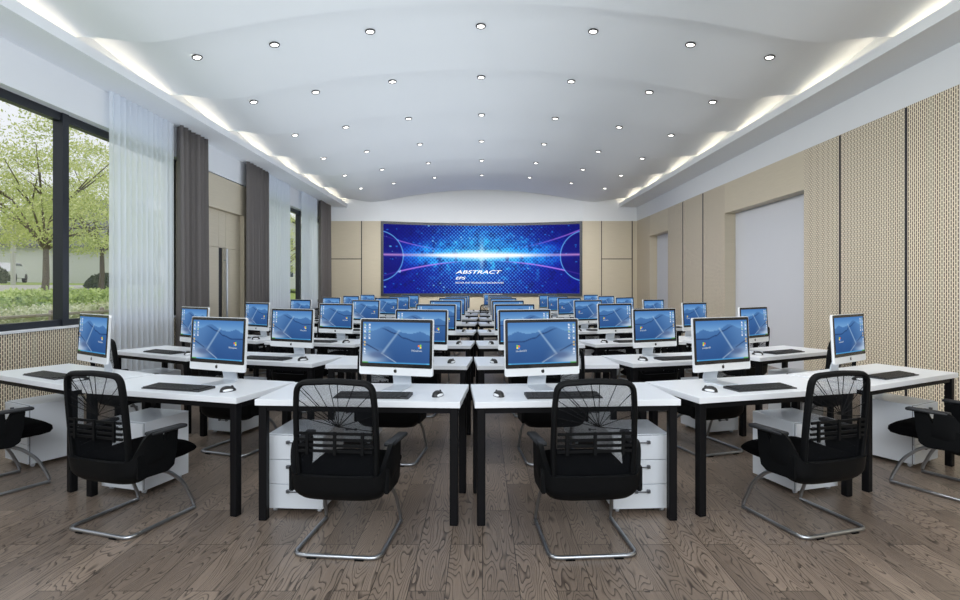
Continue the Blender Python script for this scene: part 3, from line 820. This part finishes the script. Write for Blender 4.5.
# ------------------------------------------------------------------ outside: sloping garden, hedges, trees, houses
GRASS = mat('lawn_grass', (.36, .46, .13), .9, spec=.1, noise=.25, nscale=3)
def gz(x):
    d_ = max(0, XL-3-x); return -.15+min(d_, 17)*.10+max(0, d_-17)*.02
bm = bmesh.new(); rows = [[(x, y, gz(x)) for x in (XL-.33, -7.94, -15, -24.94, -40, -75)] for y in (-25, 0, 25, 60, 110)]
grid_mesh(bm, rows); tag(obj('lawn', bm, GRASS), kind='structure')
PATH = mat('pale_path', (.62, .60, .56), .9, noise=.06, nscale=4)
bm = bmesh.new(); rows = [[(x, y, gz(x)+.02) for x in (-21.0, -24.4)] for y in (-25, 0, 30, 60, 100)]
grid_mesh(bm, rows); tag(obj('garden_path', bm, PATH), kind='structure')

def leafmat(name, c):
    n = NT(name); q = n.noise(n.comb(n.ma('MULTIPLY', n.x, 1.0), n.y, n.z), 2.2, 4.0, .6)
    col = n.ramp(q, [(0.3, (c[0]*.55, c[1]*.6, c[2]*.5)), (.5, c), (.72, (min(1, c[0]*1.45), min(1, c[1]*1.3), c[2]*1.7))])
    n.t.links.new(col, n.b.inputs['Base Color']); n.b.inputs['Roughness'].default_value = .7
    n.b.inputs['Subsurface Weight'].default_value = 0
    return n.m
LEAF = leafmat('spring_leaves', (.66, .72, .28)); HEDGE = leafmat('hedge_leaves', (.60, .72, .27)); BUSH = leafmat('bush_leaves', (.09, .12, .05))
BARK = mat('bark', (.14, .11, .085), .9, noise=.3, nscale=12)
def leaves(bm, pts, size, rd):
    for p in pts:
        a = Vector((rd.gauss(0, 1), rd.gauss(0, 1), rd.gauss(0, .6)+.6)).normalized(); b_ = a.orthogonal().normalized()
        b_ = Matrix.Rotation(rd.uniform(0, 6.28), 3, a) @ b_; c_ = a.cross(b_); s_ = size*rd.uniform(.6, 1.3)
        p = Vector(p)
        v_ = [bm.verts.new(p+b_*s_), bm.verts.new(p+c_*s_*.5), bm.verts.new(p-b_*s_), bm.verts.new(p-c_*s_*.5)]
        bm.faces.new(v_)
def tree(x, y, h, rad, z0, seed, label, dens=1.0, name='garden_tree', lm=None):
    rd = random.Random(seed); t_ = empty(name, (x, y, z0), 0, label, 'tree', 'trees outside the windows')
    bm = bmesh.new(); th_ = h*.30
    trunk = [(0, 0, 0), (.05, .04, th_*.5), (.0, .1, th_)]
    tube(bm, trunk, [h*.019, h*.015, h*.012], 8); tips = []
    for i in range(9):
        a = 2*pi*i/9+rd.uniform(-.3, .3); L = rad*rd.uniform(.55, .95); zt = th_+h*rd.uniform(.12, .55)
        p1 = Vector((cos(a)*L*.35, sin(a)*L*.35, th_+(zt-th_)*.55)); p2 = Vector((cos(a)*L, sin(a)*L, zt))
        tube(bm, [(0, .1, th_-.05), p1, p2], [h*.007, h*.004, h*.002], 6); tips += [p1, p2, (p1+p2)/2]
        for q in range(2):
            a2 = a+rd.uniform(-.7, .7); p3 = p1+Vector((cos(a2), sin(a2), rd.uniform(.1, .7)))*L*.5; tube(bm, [p1, p3], [h*.005, h*.002], 5); tips.append(p3)
    obj('trunk', bm, BARK, t_, True)
    pts = []
    for c_ in range(int(125*dens)):
        a = rd.uniform(0, 2*pi); rr = rad*math.sqrt(rd.random()); zc = th_*1.0+(h-th_)*rd.uniform(.02, 1)*(1-.55*(rr/rad)**2)
        cx, cy = cos(a)*rr, sin(a)*rr; pr = rad*rd.uniform(.14, .26)
        for q in range(150):
            pts.append((cx+rd.gauss(0, pr*.6), cy+rd.gauss(0, pr*.6), zc+rd.gauss(0, h*.018)))
    bm = bmesh.new(); leaves(bm, pts, .052*h/7, rd); obj('foliage', bm, lm or LEAF, t_)
tree(-16.1, 20.0, 7.2, 3.7, gz(-16.1), 1, 'spreading yellow-green tree with straight trunk seen in the nearest window pane')
tree(-19.2, 27.4, 7.6, 3.8, gz(-19.2), 2, 'spreading yellow-green tree with forked trunk beside the first sheer curtain')
tree(-30.5, 32.0, 9.0, 5.2, gz(-29), 3, 'taller pale green tree standing behind the two nearest trees')
tree(-25.5, 16.5, 7.6, 4.0, gz(-25.5), 4, 'green tree cut by the left edge of the picture')
tree(-28.0, 68.0, 8.2, 4.2, gz(-25), 5, 'green tree seen through the far window above a white house')
tree(-13.5, 36.0, 6.2, 3.5, gz(-13.5), 6, 'green tree veiled by the sheer curtain beyond the wooden doors')
def hedge(x, y, lx_, ly_, hz_, label, seed, m, name='hedge', size=.05, n_=5200):
    rd = random.Random(seed); z0 = gz(x)-.05; bm = bmesh.new(); pts = []
    for _ in range(n_):
        f = rd.random(); q = Vector((rd.uniform(-1, 1), rd.uniform(-1, 1), rd.uniform(0, 1)))
        if f < .45: q.x = 1
        elif f < .8: q.z = 1
        else: q.y = rd.choice((-1, 1))
        pts.append((q.x*lx_/2+rd.gauss(0, .05), q.y*ly_/2+rd.gauss(0, .05), q.z*hz_+rd.gauss(0, .05)+.06*sin(q.y*ly_*1.3)))
    leaves(bm, pts, size, rd); box(bm, -lx_/2+.08, lx_/2-.08, -ly_/2+.08, ly_/2-.08, 0, hz_-.08)
    return tag(obj(name, bm, m, loc=(x, y, z0)), label, 'hedge')
hedge(-14.0, 18.0, 1.5, 15.0, .82, 'long clipped green hedge between the lawn and the window', 1, HEDGE, n_=11000, size=.07)
hedge(-10.4, 12.9, 1.6, 8.5, .82, 'low pale flowering hedge below the window behind the rail fence', 2, leafmat('pale_shrub_leaves', (.68, .72, .46)), n_=9000, size=.05)
def bush(x, y, r, label, seed):
    rd = random.Random(seed); bm = bmesh.new(); pts = []
    for _ in range(1800):
        v = Vector((rd.gauss(0, 1), rd.gauss(0, 1), abs(rd.gauss(0, 1)))).normalized()*r*rd.uniform(.93, 1.04); v.z *= .85; pts.append(v)
    leaves(bm, pts, .07, rd); bmesh.ops.create_icosphere(bm, subdivisions=3, radius=r*.9, matrix=Matrix.Diagonal((1, 1, .85, 1)))
    tag(obj('round_bush', bm, BUSH, loc=(x, y, gz(x)+r*.1)), label, 'bush', 'round bushes on the lawn')
bush(-29.5, 32.0, 1.35, 'dark round bush right of the pale post', 1); bush(-29.5, 29.3, 1.2, 'dark round bush left of the pale post', 2)
bush(-22.0, 31.8, 1.0, 'dark round bush near the pane divider', 3); bush(-26.0, 42.0, 1.1, 'dark round bush below the white house by the sheer curtain', 4)
bm = bmesh.new(); tube(bm, [(0, 0, 0), (0, 0, 3.1)], .11, 12); box(bm, -.16, .16, -.16, .16, 3.1, 3.2, bev=.02)
tag(obj('garden_post', bm, mat('post_paint', (.6, .6, .58), .7), smooth=True, loc=(-24.8, 28.8, gz(-24.8))), 'pale round post standing on the lawn', 'post')
# rail fence close to the window
fe = empty('rail_fence', (-8.6, 0, gz(-8.6)), 0, 'weathered timber rail fence just outside the nearest window', 'fence')
FW = mat('weathered_timber', (.42, .36, .30), .9, noise=.2, nscale=20)
for z in (.70, .93): obj('rail', B(-.03, .03, 5, 17, z, z+.06, bev=.01, seg=1), FW, fe)
for i in range(9): obj('post', B(-.09, -.03, 5.1+i*1.45, 5.19+i*1.45, -.05, 1.05, bev=.01, seg=1), FW, fe)
# houses
SID = mat('white_siding', (.72, .73, .72), .8, noise=.03, nscale=6); ROOF = mat('grey_shingles', (.22, .225, .24), .9, noise=.2, nscale=8); PANE = mat('house_window_pane', (.08, .10, .13), .15)
def house(x, y, lx_, ly_, hz_, rz, label, wall=SID):
    h = empty('house', (x, y, gz(x)-.1), rz, label, 'building')
    obj('wall', B(-lx_/2, lx_/2, -ly_/2, ly_/2, 0, hz_), wall, h)
    bm = bmesh.new(); prism(bm, [(-ly_/2, hz_), (ly_/2, hz_), (0, hz_+ly_*.32)], 'x', -lx_/2+.05, lx_/2-.05); obj('gable', bm, wall, h)
    bm = bmesh.new()
    prism(bm, [(-ly_/2-.5, hz_-.2), (0, hz_+ly_*.32+.1), (0, hz_+ly_*.32+.3), (-ly_/2-.5, hz_)], 'x', -lx_/2-.4, lx_/2+.4)
    prism(bm, [(ly_/2+.5, hz_-.2), (0, hz_+ly_*.32+.1), (0, hz_+ly_*.32+.3), (ly_/2+.5, hz_)], 'x', -lx_/2-.4, lx_/2+.4)
    obj('roof', bm, ROOF, h)
    for yy_ in (-.28, .0, .28):
        for z in ((1.0, 2.3), (3.6, 4.8)):
            if z[1] > hz_: continue
            f = obj('window', boxes([(lx_/2-.02, lx_/2+.06, ly_*yy_-.55, ly_*yy_+.55, z[0], z[1])]), mat('window_trim_white', (.85, .85, .85), .6), h)
            obj('pane', B(lx_/2+.05, lx_/2+.08, ly_*yy_-.45, ly_*yy_+.45, z[0]+.1, z[1]-.1), PANE, f)
house(-50, 42.0, 8, 11, 3.2, .6, 'low house with grey roof seen past the pale post', mat('tan_siding', (.50, .47, .43), .8))
house(-36, 50.0, 8, 14, 3.0, .3, 'long white house behind the nearest trees')
house(-22.6, 53.0, 9, 9, 5.2, -1.0, 'white gabled house seen in the gap between far sheer curtains')
# parked cars
def car(x, y, rz, col, label):
    c = empty('parked_car', (x, y, gz(x)), rz, label, 'car')
    prof_ = [(-2.1, .35), (-2.15, .75), (-1.5, .95), (-.9, 1.38), (.6, 1.40), (1.3, .95), (2.0, .82), (2.15, .5), (2.1, .3)]
    bm = bmesh.new(); rows = []
    for s in (-.86, -.80, -.6, .6, .80, .86):
        k_ = {.86: .97, .80: 1.0, .6: 1.0}[abs(s)]
        rows.append([(s*(1 if z < .96 else .86), yy_*k_, z if abs(s) < .85 else .3+(z-.3)*.96) for yy_, z in prof_+[prof_[0]]])
    V2 = grid_mesh(bm, rows); bm.faces.new(V2[0][:-1]); bm.faces.new(V2[-1][:-1]); bmesh.ops.remove_doubles(bm, verts=bm.verts, dist=.0001)
    obj('car_body', bm, col, c, True)
    bm = bmesh.new()
    for s in (-1, 1): prism(bm, [(-1.25, .98), (-.85, 1.32), (.5, 1.34), (1.05, .98)], 'x', s*.76-.03, s*.76+.03)
    obj('car_window', bm, PANE, c)
    for s in (-.78, .78):
        for yy_ in (-1.35, 1.35):
            bm = bmesh.new(); cyl(bm, (s, yy_, .32), .32, .2, 20, 'x'); obj('wheel', bm, BLK, c, True)
car(-33.8, 38.6, radians(28), mat('car_paint_white', (.75, .76, .78), .25), 'white parked car behind the hedge at the left edge')
car(-50.0, 68.0, radians(60), mat('car_paint_red', (.50, .06, .07), .3), 'red parked car beyond the lawn beside the forked tree')
